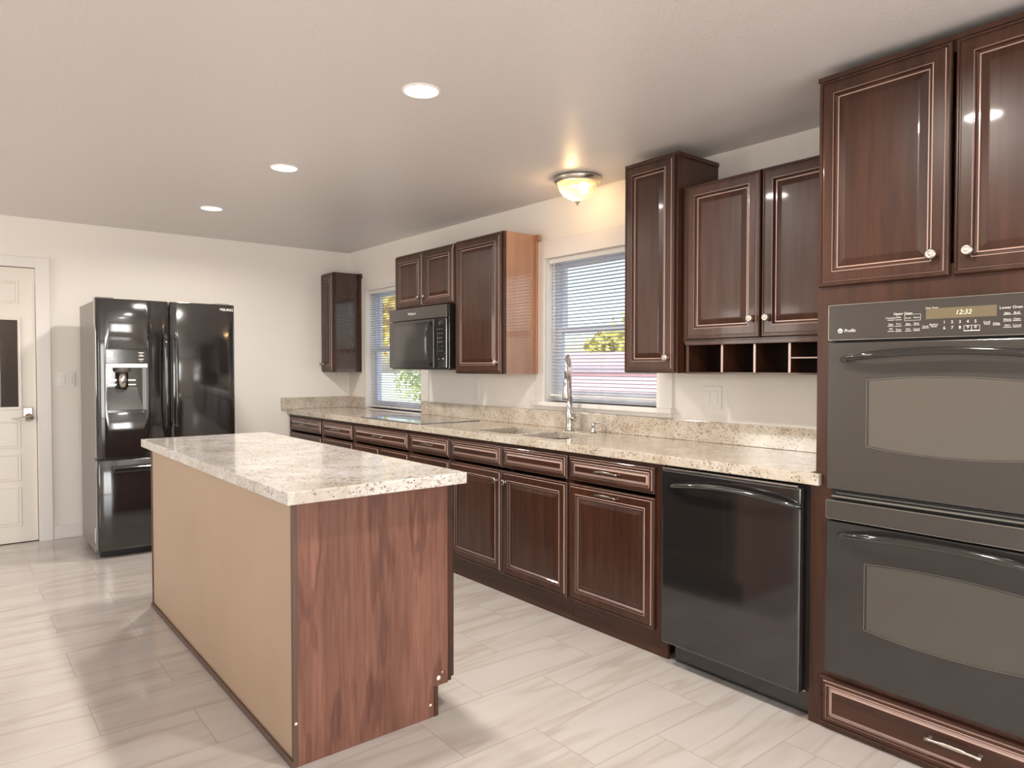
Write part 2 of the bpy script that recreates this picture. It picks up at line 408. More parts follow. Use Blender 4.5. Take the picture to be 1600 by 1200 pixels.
cs = MB().box(DX1, DX1+.088, YB-.018, YB, 0, DZ+.075).box(DX0-.09, DX0, YB-.018, YB, 0, DZ+.075).box(DX0, DX1, YB-.018, YB, DZ, DZ+.075)
cs.build('door_casing', TRIM, d1, .002)
box(DX0, DX1, YB+.001, YB+.15, .0005, .006).build('threshold', EDGE, d1)
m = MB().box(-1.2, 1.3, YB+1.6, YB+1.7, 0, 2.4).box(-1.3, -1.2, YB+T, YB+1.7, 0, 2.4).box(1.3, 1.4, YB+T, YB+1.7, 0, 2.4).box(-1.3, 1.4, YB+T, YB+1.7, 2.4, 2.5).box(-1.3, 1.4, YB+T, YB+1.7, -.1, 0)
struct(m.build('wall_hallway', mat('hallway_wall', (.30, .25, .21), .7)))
hl = bpy.data.lights.new('hall_fill', 'POINT'); hl.energy = 16; hl.shadow_soft_size = .1; ho = bpy.data.objects.new('hall_fill', hl); C.objects.link(ho); ho.location = (.2, YB+.9, 2.2)  # unseen fill light added to brighten the view through the door glass
def skirting(name, *a): return struct(box(*a).build(name, TRIM, None, .003))
skirting('baseboard_back', DX1+.09, 2.43, YB-.014, YB, 0, .10)
skirting('baseboard_left', XL, XL+.014, YF, YB-.02, 0, .10)

# ------------------------------------------------------------------ cabinets
DOORPROF = [(0, 0), (0, .010), (.003, .015), (.006, .017), (.010, .017), (.0115, .0135), (.0155, .0135), (.0175, .0195), (.020, .020),
            (.050, .020), (.0525, .0215), (.0555, .0215), (.0585, .015), (.063, .0105), (.067, .0105), (.090, .0175), (.094, .018)]
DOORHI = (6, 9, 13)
DRPROF = [(0, 0), (0, .010), (.003, .015), (.006, .017), (.009, .017), (.0105, .0135), (.0135, .0135), (.0155, .0195), (.0175, .020),
          (.026, .020), (.028, .0213), (.030, .0213), (.032, .015), (.035, .0115), (.047, .0165), (.049, .017)]
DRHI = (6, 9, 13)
def knob(x, y, z, parent, m=NICKEL, face='-x'):
    p = [(.0, .027), (.004, .0275), (.005, .0262), (.009, .0262), (.010, .0275), (.0135, .026), (.0165, .022), (.017, .019), (.0135, .016), (.007, .013), (.0055, .004), (.009, 0)]
    if face == '-x': c = (x, y, z)
    else: c = (x, y, z)
    return MB().lathe(p, c, face, 20).build('knob', m, parent)
def pull(x, y, z, parent, m=NICKEL, L=.10):
    p = MB()
    for s in (-1, 1): p.lathe([(.007, 0), (.005, .006), (.0048, .022), (.0, .023)], (x, y+s*L/2, z), '-x', 12)
    pts = []; rs = []
    for i in range(13):
        t = -1+2*i/12; pts.append((x-.026+.004*abs(t)**2, y+t*(L/2+.008), z+.004*(1-t*t)))
        k = abs(t); rs.append((.0075 if k > .85 else (.0045 if k > .45 else .0065), .005))
    p.tube(pts, rs, 10, flat=(0, 0, 1)); return p.build('handle', m, parent)
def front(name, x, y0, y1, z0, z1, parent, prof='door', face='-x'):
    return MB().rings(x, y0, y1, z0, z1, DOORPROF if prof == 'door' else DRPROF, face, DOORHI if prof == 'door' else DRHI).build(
        name, [WOOD if prof == 'door' else WOOD_H, EDGE_HI], parent)
XF = 2.44
def carcass(y0, y1, z0, z1, xf, xb, parent, openings, sides=WOOD, top=False, e=.0006):
    """five thin panels and a face frame with openings"""
    t = .018; b = MB(); y0 += e; y1 -= e
    b.box(xf+.02, xb, y0, y0+t, z0, z1).box(xf+.02, xb, y1-t, y1, z0, z1).box(xf+.02, xb-.007, y0+t, y1-t, z0, z0+t).box(xb-.006, xb, y0+t, y1-t, z0, z1)
    if top: b.box(xf+.02, xb-.007, y0+t, y1-t, z1-t, z1)
    o = b.build('body', sides, parent)
    MB().plate([(y0, z0), (y1, z0), (y1, z1), (y0, z1)], [[(h[0], h[2]), (h[1], h[2]), (h[1], h[3]), (h[0], h[3])] for h in openings], 0, .0195,
               lambda u, v, w: (xf+w, u, v)).build('face_frame', WOOD, parent, .0008)
    return o
ZT = .871
BASEZ = .10
def base_cab(y0, y1, label, doors, drawers, knobs, pulls=(), stile=0):
    r = thing('base_cabinet', (XF, (y0+y1)/2, 0), label, 'cabinet', 'dark cherry base cabinets under the long counter')
    carcass(y0, y1, BASEZ, ZT, XF, 3.0, r, [(y0+.03+stile, y1-.03, .14, ZT-.03)])
    box(XF+.03, XF+.045, y0+.0005, y1-.0005, .001, BASEZ-.0005).build('toe_kick', WOOD_H, r)
    x = XF-.0008
    for (a, b), kn in zip(doors, knobs):
        d_ = front('door', x, a, b, .128, .716, r)
        if kn == 'bar': pull(x-.0205, (a+b)/2, .684, d_, DNICK, .12)
        elif kn: knob(x-.0205, a+.036 if kn == 'lo' else b-.036, .655, d_, DNICK)
    for (a, b, pl_) in drawers:
        d_ = front('drawer', x, a, b, .732, .853, r, 'drawer')
        if pl_: pull(x-.017, (a+b)/2, .795, d_, DNICK, .10 if pl_ is True else pl_)
    return r
g = .005
base_cab(5.51, 6.235, 'darkest base cabinet in the far corner at the back wall', [(5.515, 6.20)], [(5.515, 6.20, True)], ['lo'])
base_cab(4.93, 5.51, 'narrow base cabinet second from the back wall, with drawer over door', [(4.935, 5.505)], [(4.935, 5.505, True)], ['lo'])
base_cab(4.10, 4.93, 'wide base cabinet with one broad drawer beneath the black cooktop', [(4.106, 4.512), (4.518, 4.925)], [(4.106, 4.925, True)], ['hi', 'lo'])
base_cab(3.61, 4.10, 'base cabinet with drawer between cooktop cabinet and sink cabinet', [(3.615, 4.095)], [(3.615, 4.095, True)], ['hi'])
base_cab(2.548, 3.61, 'sink base cabinet with two doors and two plain false drawer fronts', [(2.553, 3.080), (3.087, 3.605)],
         [(2.553, 3.080, 0), (3.087, 3.605, 0)], ['hi', 'lo'])
base_cab(1.948, 2.548, 'base cabinet beside the dishwasher with bar pulls on drawer and door', [(1.992, 2.540)], [(1.992, 2.540, .13)], ['bar'], stile=.02)

def wall_cab(y0, y1, z0, z1, xd, label, doors, knobs, side=WOOD, dz=None, crown=False, km=NICKEL, scribe=True):
    """xd is the outer face plane of the doors"""
    xf = xd+.021
    r = thing('wall_cabinet', (xf, (y0+y1)/2, z0), label, 'cabinet', 'dark cherry wall cabinets on the window wall')
    carcass(y0, y1, z0, z1, xf, XR-.0005, r, [(y0+.03, y1-.03, (dz or z0)+.03, z1-.03)], side, True)
    for (a, b), kn in zip(doors, knobs):
        d_ = front('door', xf-.0008, a, b, (dz or z0)+.006, z1-.008, r)
        knob(xf-.0215, a+.034 if kn == 'lo' else b-.034, (dz or z0)+(.075), d_, km)
    if crown:
        b = MB().box(xf-.004, xf, y0, y1, z1-.006, z1+.004).box(xf-.004, XR-.001, y0-.006, y0, z1-.016, z1+.004); b.build('top_molding', WOOD, r, .001)
    return r
c1 = wall_cab(5.985, 6.235, 1.25, 2.165, 2.74, 'slim dark wall cabinet in the far corner left of the far window', [(5.992, 6.228)], ['hi'], side=WOOD_SIDE)
MB().box(3.0, XR-.0005, 5.973, 5.9852, 1.25, 2.165).box(3.0, XR-.0005, 5.955, 5.973, 2.12, 2.165).build('scribe_strip', WOOD, c1, .001)
c2 = wall_cab(3.985, 4.80, 1.735, 2.150, 2.715, 'short two door wall cabinet directly above the black microwave', [(3.992, 4.388), (4.394, 4.794)], ['hi', 'lo'], km=DNICK)
c3 = wall_cab(3.455, 3.984, 1.253, 2.155, 2.715, 'tall wall cabinet with glossy lamplit side beside the sink window', [(3.470, 3.975)], ['lo'], side=LIT_SIDE)
MB().box(2.99, XR-.0005, 3.444, 3.4552, 1.253, 2.155).box(2.99, XR-.0185, 3.42, 3.444, 2.115, 2.155).build('scribe_strip', LIT_SIDE, c3, .001)
c4 = wall_cab(2.092, 2.425, 1.268, 2.315, 2.690, 'tallest narrow wall cabinet right of the sink window', [(2.103, 2.415)], ['lo'], crown=True)
XU = 2.722+.021; Z5 = 1.41
c5 = thing('wall_cabinet', (XU, 1.68, 1.265), 'two door wall cabinet over open cubbies next to the ovens', 'cabinet', 'dark cherry wall cabinets on the window wall')
y0, y1 = 1.27, 2.086
carcass(y0, y1, Z5, 2.150, XU, XR-.0005, c5, [(y0+.03, y1-.03, Z5+.04, 2.12)], WOOD, True)
for a, b, kn in ((1.672, 2.060, 'lo'), (1.275, 1.664, 'hi')):
    d_ = front('door', XU-.0008, a, b, 1.425, 2.146, c5); knob(XU-.0215, a+.034 if kn == 'lo' else b-.034, 1.508, d_)
m = MB().box(XU-.012, XU, y0+.002, 2.066, 1.398, 1.418); m.build('rail_molding', WOOD, c5, .003)
m = MB().box(XU, XR-.0005, y0+.001, 2.066, 1.265, 1.273).box(XU, XR-.0005, 2.050, 2.066, 1.273, Z5-.0005).box(XR-.007, XR-.0005, y0+.001, 2.05, 1.273, Z5-.0005).box(XU, XR-.0005, y0+.001, y0+.012, 1.273, Z5-.0005)
m.build('cubby_shell', WOOD, c5, .0008)
for yy in (1.869, 1.704, 1.541):
    MB().box(XU+.004, XR-.008, yy-.005, yy+.005, 1.2735, Z5-.001).build('divider', [WOOD], c5, .0008)
    MB().box(XU+.0005, XU+.0038, yy-.005, yy+.005, 1.2735, Z5-.001).build('divider_edging', [EDGE_HI], c5)
MB().box(XU+.004, XR-.008, 1.283, 1.5355, 1.333, 1.338).build('small_shelf', EDGE_HI, c5)

# ------------------------------------------------------------------ oven tower
TY0, TY1 = .395, 1.264
tw = thing('oven_tower_cabinet', (XF, .83, 0), 'floor to ceiling dark cherry cabinet housing the double wall oven', 'cabinet')
b = MB().box(XF+.02, XR-.001, TY1-.018, TY1, 0, 2.318).box(XF+.02, XR-.001, TY0, TY0+.018, 0, 2.318)
b.box(XF+.02, XR-.001, TY0+.018, TY1-.018, 1.535, 1.553).box(XF+.02, XR-.001, TY0+.018, TY1-.018, .19, .205).box(XF+.02, XR-.001, TY0+.018, TY1-.018, 2.30, 2.318)
b.box(XR-.007, XR-.001, TY0+.018, TY1-.018, .205, 1.535)
b.build('body', WOOD, tw)
MB().plate([(TY0, .001), (TY1, .001), (TY1, 2.318), (TY0, 2.318)], [[(.47, .215), (1.19, .215), (1.19, 1.50), (.47, 1.50)], [(.45, 1.62), (1.21, 1.62), (1.21, 2.27), (.45, 2.27)]],
           0, .0195, lambda u, v, w: (XF+w, u, v)).build('face_frame', WOOD, tw, .001)
box(XF+.001, XR-.02, TY1+.0005, 1.285, .001, ZT-.001).build('filler_panel', WOOD, tw, .001)
MB().box(XF-.006, XF, TY0, TY1+.004, 2.306, 2.324).build('top_molding', WOOD, tw, .002)
for a, b_, kn in ((.836, 1.255, 'lo'), (.402, .826, 'hi')):
    d_ = front('door', XF-.0008, a, b_, 1.580, 2.302, tw); knob(XF-.0215, a+.045 if kn == 'lo' else b_-.045, 1.650, d_)
d_ = front('drawer', XF-.0008, .41, 1.236, .022, .192, tw, 'drawer'); pull(XF-.018, .80, .116, d_, NICKEL, .14)

# double wall oven
ov = thing('double_wall_oven', (XF, .83, .21), 'black built in double wall oven with digital control panel', 'oven')
OY0, OY1 = .452, 1.208
box(XF+.0005, XR-.06, .475, 1.185, .22, 1.49).build('oven_body', RUBBER, ov)
box(XF-.003, XF, OY0+.004, OY1-.004, .226, 1.505).build('trim_frame', RUBBER, ov, .001)
cp = box(XF-.032, XF-.0032, OY0, OY1, 1.388, 1.513).build('control_panel', OVENP, ov, .004, 3)
MB().plate(rrect(-OY1+.0005, -OY0-.0005, 1.3895, 1.5115, .004), [rrect(-OY1+.0022, -OY0-.0022, 1.391, 1.510, .003)], 0, .0012, lambda u, v, w: (XF-.0334+w, -u, v)).build('panel_edging', STEEL, cp)
xp = XF-.0324
tx = MB()
def pt(px_, py_):     # a pixel of the photograph's panel as (y, z) on the panel's plane
    d = fw + (px_-800)/FPX*r2 - (py_-600)/FPX*u2; t = xp/d.x; return t*d.y, 1.295+t*d.z
(da, za), (db, zb), (dc, zd) = pt(1447, 482.5), pt(1557.5, 494), pt(1447, 499)
box(xp-.0008, xp, db, da, zd, za).build('display', DISP, cp)
MB().text('12:32', .020, (xp-.0012, pt(1505, 488)[0], (za+zd)/2), shear=.25).build('clock_digits', DIG, cp)
tx.lathe([(.0, .0006), (.0085, .0006), (.0085, 0)], (xp, 1.166, 1.421), '-x', 20)
tx.text('Profile', .015, (xp-.0005, 1.153, 1.421), align='LEFT', shear=.3)
for s_, x_, y_, q in [('Upper Oven', 1411, 490, .009), ('Lower Oven', 1580, 480, .009), ('Oven Timer', 1456, 481, .006),
        ('Convection', 1392, 497, .0055), ('Multi', 1404, 496, .0055), ('Bake', 1392, 507, .0055), ('Conv', 1404, 506, .0055), ('Self', 1392, 514, .0055), ('Timer', 1404, 515, .0055),
        ('Proof', 1419, 497, .0055), ('Warm', 1432, 496, .0055), ('Bake', 1419, 506, .0055), ('Broil', 1432, 505, .0055), ('Start', 1419, 514, .0055), ('Cancel', 1432, 514, .0055),
        ('Clock', 1446, 510, .006), ('Kitchen', 1459, 507, .0065), ('Timer', 1459, 510, .0065), ('Cook', 1542, 503, .0065), ('Time', 1542, 506, .0065), ('Delay', 1557, 505, .006),
        ('Bake', 1574, 489, .006), ('Broil', 1589, 488, .006), ('Warm', 1574, 499, .006), ('Clean', 1589, 498, .006), ('Start', 1574, 508, .006), ('Cancel', 1589, 508, .006)]:
    yy, zz = pt(x_, y_); tx.text(s_, q*1.25, (xp-.0003, yy, zz))
for i, c_ in enumerate('12345'):
    yy, zz = pt(1475.5+12.2*i, 503.5-.4*i); tx.text(c_, .013, (xp-.0003, yy, zz))
for i, c_ in enumerate('67890'):
    yy, zz = pt(1475.5+12.2*i, 512.5-.5*i); tx.text(c_, .013, (xp-.0003, yy, zz))
for x_, y_, wd in [(1392, 500.5, 10), (1404, 500, 10), (1392, 509.8, 10), (1404, 509.8, 10), (1392, 518, 10), (1404, 518, 10), (1419, 508.6, 10), (1432, 507.8, 10), (1419, 517.5, 10), (1432, 516.8, 10),
                   (1446, 512.8, 11), (1557, 507.8, 12), (1574, 491.5, 13), (1589, 490.8, 13), (1574, 501.8, 13), (1589, 501, 13), (1574, 511.5, 13), (1589, 511, 13)]:
    ya, za = pt(x_-wd/2, y_); yb, zb = pt(x_+wd/2, y_-.6); tx.box(xp-.0005, xp, yb, ya, (za+zb)/2-.0007, (za+zb)/2+.0007)
def frame(xa, ya, xb, yb, th):
    a_, za = pt(xa, ya); b_, zb = pt(xb, yb); z0_, z1_ = min(za, zb), max(za, zb); y0_, y1_ = min(a_, b_), max(a_, b_)
    tx.plate([(y0_, z0_), (y1_, z0_), (y1_, z1_), (y0_, z1_)], [[(y0_+.0008, z0_+th), (y1_-.0008, z0_+th), (y1_-.0008, z1_-.0008), (y0_+.0008, z1_-.0008)]], 0, .0005, lambda u, v, w: (xp-.0005+w, u, v))
frame(1506, 508.5, 1518, 517, .0025); frame(1518, 508, 1531, 516.5, .0025); frame(1413.5, 491.5, 1438.5, 500, .0008)
tx.build('lettering', LET, cp)
lg = MB().text('GE', .0085, (xp-.0011, 1.166, 1.421)); lg.build('round_mark', OVENP, cp)

def arc_outline(y0, y1, zb, zt, bt, bb, n=18):
    """outline with bowed top and bottom"""
    o = []
    for i in range(n+1):
        t = i/n; o.append((y0+(y1-y0)*t, zb-bb*4*t*(1-t)))
    for i in range(n+1):
        t = 1-i/n; o.append((y0+(y1-y0)*t, zt+bt*4*t*(1-t)))
    return o
def oven_door(z0, z1, wb, wt, hz, bb, glassm, panel):
    xa, xb = XF-.040, XF-.0035
    out = arc_outline(OY0+.002, OY1-.002, z0, z1, 0, 0)
    dd = MB().plate(out, [], 0, xb-xa, lambda u, v, w: (xa+w, u, v)).build('oven_door', panel, ov, .003, 2)
    MB().plate(arc_outline(.598, 1.062, wb, wt, .013, .016), [], 0, .0012, lambda u, v, w: (xa-.0012+w, u, v)).build('door_window', glassm, dd)
    MB().plate(arc_outline(.590, 1.072, wb-.004, wt+.004, .013, .016), [arc_outline(.5915, 1.0705, wb-.0025, wt+.0025, .013, .016)], 0, .0008, lambda u, v, w: (xa-.0009+w, u, v)).build('window_edging', FSIDE, dd)
    pts = []; rs = []; n = 24
    for i in range(n+1):
        t = -1+2*i/n; e = abs(t)**6
        pts.append((xa-.045+.043*e, .83+t*.325, hz+.026*(1-t*t))); rs.append((.0125-.005*e, .011-.003*e))
    hd = MB().tube(pts, rs, 14, flat=(0, 0, 1))
    for s in (-1, 1): hd.tube([(xa, .83+s*.31, hz+.002), (xa-.03, .83+s*.305, hz+.002)], .011, 12)
    hd.build('handle', BLACK, dd)
    return dd
oven_door(.872, 1.380, 1.032, 1.250, 1.322, .016, OVENW, OVENP)
oven_door(.226, .758, .410, .628, .715, .016, mat('dark_oven_window', (.062, .056, .046), .06, coat=.6), BLACKG)
v = MB().box(XF-.020, XF-.0035, OY0+.01, OY1-.012, .838, .866)
v.build('vent_gap', RUBBER, ov)
MB().box(XF-.030, XF-.021, OY0+.012, OY1-.016, .842, .848).box(XF-.026, XF-.021, OY0+.012, OY1-.03, .855, .859).build('vent_louvre', FSIDE, ov, .001)
sp = box(XF-.036, XF-.0035, OY0, OY1, .764, .832).build('lower_panel', OVENP, ov, .003)
MB().plate(rrect(-OY1+.0005, -OY0-.0005, .7655, .8305, .004), [rrect(-OY1+.0018, -OY0-.0018, .767, .829, .003)], 0, .001, lambda u, v, w: (XF-.0371+w, -u, v)).build('panel_edging', STEEL, sp)

# ------------------------------------------------------------------ dishwasher
dw = thing('dishwasher', (XF, 1.61, 0), 'glossy black dishwasher between base cabinet and oven tower', 'dishwasher')
box(XF+.012, 2.98, 1.292, 1.942, .10, .862).build('tub', RUBBER, dw)
dd = MB().plate([(0, 0), (.63, 0), (.63, .752), (.0, .752)], [], 0, .05, lambda u, v, w: (XF-.045+w, 1.298+u, .106+v)).build('front_door', BLACK, dw, .008, 3)
box(XF-.030, XF+.010, 1.932, 1.938, .12, .855).build('door_edging', RUBBER, dd)
pts = [(XF-.045-.042+.040*abs(t)**5, 1.585+t*.295, .790+.030*(1-t*t)) for t in [-1+i/12 for i in range(25)]]
MB().tube(pts, [(.009, .011)]*25, 12, flat=(0, 0, 1)).build('handle', BLACK, dd)
box(XF-.044, XF+.005, 1.31, 1.925, .8585, .8645).build('control_strip', STEEL, dd, .001)
box(XF+.035, XF+.06, 1.292, 1.915, .004, .0995).build('kick_plate', BLACK, dw, .004)
MB().box(XF+.005, XF+.03, 1.3, 1.92, .098, .104).build('kick_lip', STEEL, dw, .002)

# ------------------------------------------------------------------ long counter
ct = thing('granite_countertop', (2.72, 3.7, .872), 'long speckled cream granite counter with backsplash along the window wall', 'countertop')
FX = 2.412
bowlA = rrect(2.505, 2.865, 3.095, 3.455, .07); bowlB = rrect(2.505, 2.865, 2.70, 3.055, .07)
out = [(XR-.001, 1.2865), (XF-.002, 1.2865), (XF-.002, 1.240), (FX, 1.240), (FX, YB-.001), (XR-.001, YB-.001)]
MB().plate(out, [bowlA, bowlB], .872, .914).build('slab', GRANITE, ct, .003, 2)
m = MB().box(XR-.026, XR-.001, 1.266, W2[0]-.02, .9145, 1.020); m.build('backsplash', GRANITE, ct, .002)
m = MB().box(XR-.026, XR-.001, W2[1]+.01, YB-.026, .9145, 1.020); m.build('backsplash', GRANITE, ct, .002)
m = MB().box(2.355, XR-.001, YB-.026, YB-.001, .9145, 1.020); m.build('backsplash', GRANITE, ct, .002)
# sink (undermount)
sk = thing('double_sink', (2.685, 3.08, .66), 'stainless undermount double bowl sink set into the granite counter', 'sink')
for nm, (ya, yb) in (('bowl', (3.095, 3.455)), ('bowl', (2.70, 3.055))):
    q = MB(); n = 7; loops = []
    for d_, z in ((.0, .8715), (.004, .80), (.010, .69), (.05, .672)):
        loops.append([(x, y, z) for x, y in rrect(2.500+d_, 2.870-d_, ya-.005+d_, yb+.005-d_, .075-d_*.3)])
    k = len(loops[0]); vs = [p for l in loops for p in l]; fs = []
    for i in range(3):
        for j in range(k): fs.append((i*k+j, i*k+(j+1) % k, (i+1)*k+(j+1) % k, (i+1)*k+j))
    fs.append(tuple(3*k+j for j in range(k)))
    q.add(vs, fs, 0, True); o = q.build(nm, STEEL, sk)
    so = o.modifiers.new('s', 'SOLIDIFY'); so.thickness = .0015; so.offset = -1
    MB().lathe([(.0, .0015), (.03, .0015), (.042, .003), (.044, 0)], (2.70, (ya+yb)/2, .674), 'z').build('drain', CHROME, o)
# faucet
F0 = Vector((2.925, 3.055, .914)); dr = Vector((-.785, -.62, 0)).normalized()
fc = thing('kitchen_faucet', F0, 'tall brushed nickel pull down faucet behind the sink', 'faucet')
MB().lathe([(.0, .2), (.017, .2), (.018, .13), (.023, .105), (.024, .07), (.021, .045), (.024, .012), (.027, .006), (.028, .0005), (0, .0005)], F0).build('faucet_body', STEEL, fc)
pts = [F0+Vector((0, 0, .19))]
for i in range(15):
    a = math.pi*i/14; pts.append(F0+Vector((0, 0, .375))+dr*(.075*(1-math.cos(a)))+Vector((0, 0, .072*math.sin(a))))
pts.append(F0+dr*.15+Vector((0, 0, .305)))
MB().tube(pts, .0115, 14).build('spout', STEEL, fc)
hp = F0+dr*.15
MB().lathe([(.0, .0), (.021, .001), (.0235, .01), (.018, .06), (.015, .09), (.0165, .095), (.0165, .115), (.013, .12), (.0, .12)], hp+Vector((0, 0, .192))).build('spray_head', STEEL, fc)
hd = MB().tube([F0+Vector((0, -.012, .075)), F0+Vector((0, -.05, .075))], [.017, .015], 14)
hd.tube([F0+Vector((0, -.045, .078)), F0+Vector((-.02, -.055, .10)), F0+Vector((-.045, -.035, .145))], [.007, .006, .004], 10)
hd.build('lever', STEEL, fc)
P0 = Vector((2.93, 2.862, .914))
sd = thing('soap_dispenser', P0, 'small brushed nickel soap dispenser right of the faucet', 'soap dispenser')
MB().lathe([(.0, .058), (.011, .058), (.012, .04), (.009, .036), (.0095, .02), (.016, .01), (.019, .0005), (0, .0005)], P0).build('pump_body', STEEL, sd)
MB().tube([P0+Vector((0, 0, .052)), P0+Vector((.01, -.03, .062)), P0+Vector((.02, -.065, .060)), P0+Vector((.026, -.09, .050))], [.006, .005, .0045, .004], 10).build('nozzle', STEEL, sd)
# cooktop
ck = thing('cooktop', (2.70, 4.43, .914), 'flat black glass electric cooktop set on the granite counter below the microwave', 'cooktop')
MB().plate(rrect(2.452, 2.955, 4.00, 4.86, .012), [], .9142, .9195).build('glass_top', mat('cooktop_glass', (.10, .095, .09), .06, coat=1.0, spec=.8), ck, .0015)
for cx, cy, r_ in ((2.58, 4.22, .09), (2.58, 4.63, .11), (2.83, 4.22, .075), (2.83, 4.63, .09)):
    MB().lathe([(r_, .0), (r_, .0002), (r_-.003, .0002), (r_-.003, 0)], (cx, cy, .91955)).build('burner_ring', FSIDE, ck)

# ------------------------------------------------------------------ microwave
mw = thing('microwave', (2.70, 4.4, 1.28), 'black over the range microwave beneath the short wall cabinet', 'microwave')
MY0, MY1 = 4.005, 4.795
box(2.69, XR-.002, MY0, MY1, 1.285, 1.733).build('case', BLACK, mw, .004)
box(2.685, XR-.03, MY0+.01, MY1-.01, 1.277, 1.2845).build('underside', STEEL, mw)
MD = mat('microwave_front', (.035, .033, .032), .12, coat=.4)
def bowx(y): t = (y-4.4)/.395; return 2.655+.012*t*t
def bowed(y0, y1, z0, z1, th, off, n=14):
    q = MB(); vs = []; fs = []
    for i in range(n+1):
        y = y0+(y1-y0)*i/n; xx = bowx(y)+off; vs += [(xx, y, z0), (xx, y, z1), (xx+th, y, z1), (xx+th, y, z0)]
    for i in range(n):
        for j in range(4): fs.append((4*i+j, 4*i+(j+1) % 4, 4*i+4+(j+1) % 4, 4*i+4+j))
    fs += [(0, 1, 2, 3), tuple(4*n+j for j in (3, 2, 1, 0))]; return q.add(vs, fs)
top = bowed(MY0, MY1, 1.640, 1.730, .022, 0).build('vent_panel', OVENP, mw, .003)
md = bowed(4.155, MY1, 1.292, 1.636, .022, 0).build('door', MD, mw, .003)
bowed(4.24, 4.70, 1.345, 1.60, .002, -.0012).build('door_window', mat('microwave_window', (.05, .048, .047), .12, coat=.4), md)
kp = bowed(MY0, 4.148, 1.292, 1.636, .022, 0).build('keypad', BLACK, mw, .003)
pts = []; rs = []
for i in range(17):
    t = -1+2*i/16; e = abs(t)**4; pts.append((2.66-.048+.045*e, 4.185, 1.462+t*.150)); rs.append((.011, .009))
MB().tube(pts, rs, 12, flat=(0, 1, 0)).build('handle', BLACK, md)
tx = MB()
for i in range(6):
    for j in range(3):
        tx.text('147*258036#9.:+-<'[(i*3+j) % 17], .010, (bowx(4.1)-.0006, 4.105-.027*j, 1.56-.03*i))
tx.box(bowx(4.08)-.0008, bowx(4.08), 4.09, 4.11, 1.352, 1.357).box(bowx(4.08)-.0008, bowx(4.08), 4.03, 4.05, 1.352, 1.357)
tx.build('lettering', LET, kp)
MB().text('Whirlpool', .026, (bowx(4.44)-.0008, 4.44, 1.686)).build('brand_mark', LET, top)

# ------------------------------------------------------------------ refrigerator
rf = thing('refrigerator', (1.225, 5.7, 0), 'black french door refrigerator with ice and water dispenser', 'refrigerator')
FYF = 5.34
box(.775, 1.675, 5.435, 6.03, .035, 1.742).build('cabinet_body', FSIDE, rf, .004)
def curved_door(x0, x1, z0, z1, holes=(), crown=.018, name='door', edge_in=.012):
    """door slab whose front bows outwards; rectangular hole possible"""
    xs = [x0, x0+.006, x0+.02] + [x0+.02+(x1-x0-.04)*i/14 for i in range(1, 14)] + [x1-.02, x1-.006, x1]
    zs = [z0, z1]
    for h in holes: xs += [h[0], h[1]]; zs += [h[2], h[3]]
    xs = sorted(set(round(x, 5) for x in xs)); zs = sorted(set(zs))
    def yf(x):
        t = (x-(x0+x1)/2)/((x1-x0)/2); e = max(0, abs(t)-.9)/.1
        return FYF+crown*t*t*.5+edge_in*e*e
    q = MB(); nx, nz = len(xs), len(zs)
    vs = [(x, yf(x), z) for z in zs for x in xs]+[(x, 5.432, z) for z in zs for x in xs]; N = nx*nz; fs = []
    def cut(i, j):
        cx, cz = (xs[i]+xs[i+1])/2, (zs[j]+zs[j+1])/2
        return any(h[0] < cx < h[1] and h[2] < cz < h[3] for h in holes)
    for j in range(nz-1):
        for i in range(nx-1):
            a = j*nx+i
            if not cut(i, j): fs.append((a, a+1, a+nx+1, a+nx)); fs.append((N+a, N+a+nx, N+a+nx+1, N+a+1))
    for i in range(nx-1):
        fs.append((i, N+i, N+i+1, i+1)); a = (nz-1)*nx+i; fs.append((a, a+1, N+a+1, N+a))
    for j in range(nz-1):
        a = j*nx; fs.append((a, a+nx, N+a+nx, N+a)); a = j*nx+nx-1; fs.append((a, N+a, N+a+nx, a+nx))
    for h in holes:
        ia, ib, ja, jb = xs.index(round(h[0], 5)), xs.index(round(h[1], 5)), zs.index(h[2]), zs.index(h[3])
        for i in range(ia, ib):
            for j in (ja, jb): a = j*nx+i; fs.append((a, a+1, N+a+1, N+a))
        for j in range(ja, jb):
            for i in (ia, ib): a = j*nx+i; fs.append((a, a+nx, N+a+nx, N+a))
    q.add(vs, fs, 0, False); o = q.build(name, BLACK, rf, .003, 2)
    for p in o.data.polygons: p.use_smooth = abs(p.normal.y) > .5 and p.center.y < (5.40-5.7)
    return o, yf
FB = mat('fridge_black', (.014, .0125, .012), .10, coat=.7, spec=.7)
bump(FB, noise(FB, coords(FB, (1, 1, .5)), 3.0, 2), .25, .02)
H = (.832, 1.085, .99, 1.418)
ld, yfl = curved_door(.775, 1.222, .682, 1.756, [H]); ld.data.materials[0] = FB
rd, yfr = curved_door(1.232, 1.676, .682, 1.756); rd.data.materials[0] = FB
fd, yfd = curved_door(.775, 1.676, .055, .668, (), .03, 'freezer_drawer'); fd.data.materials[0] = FB
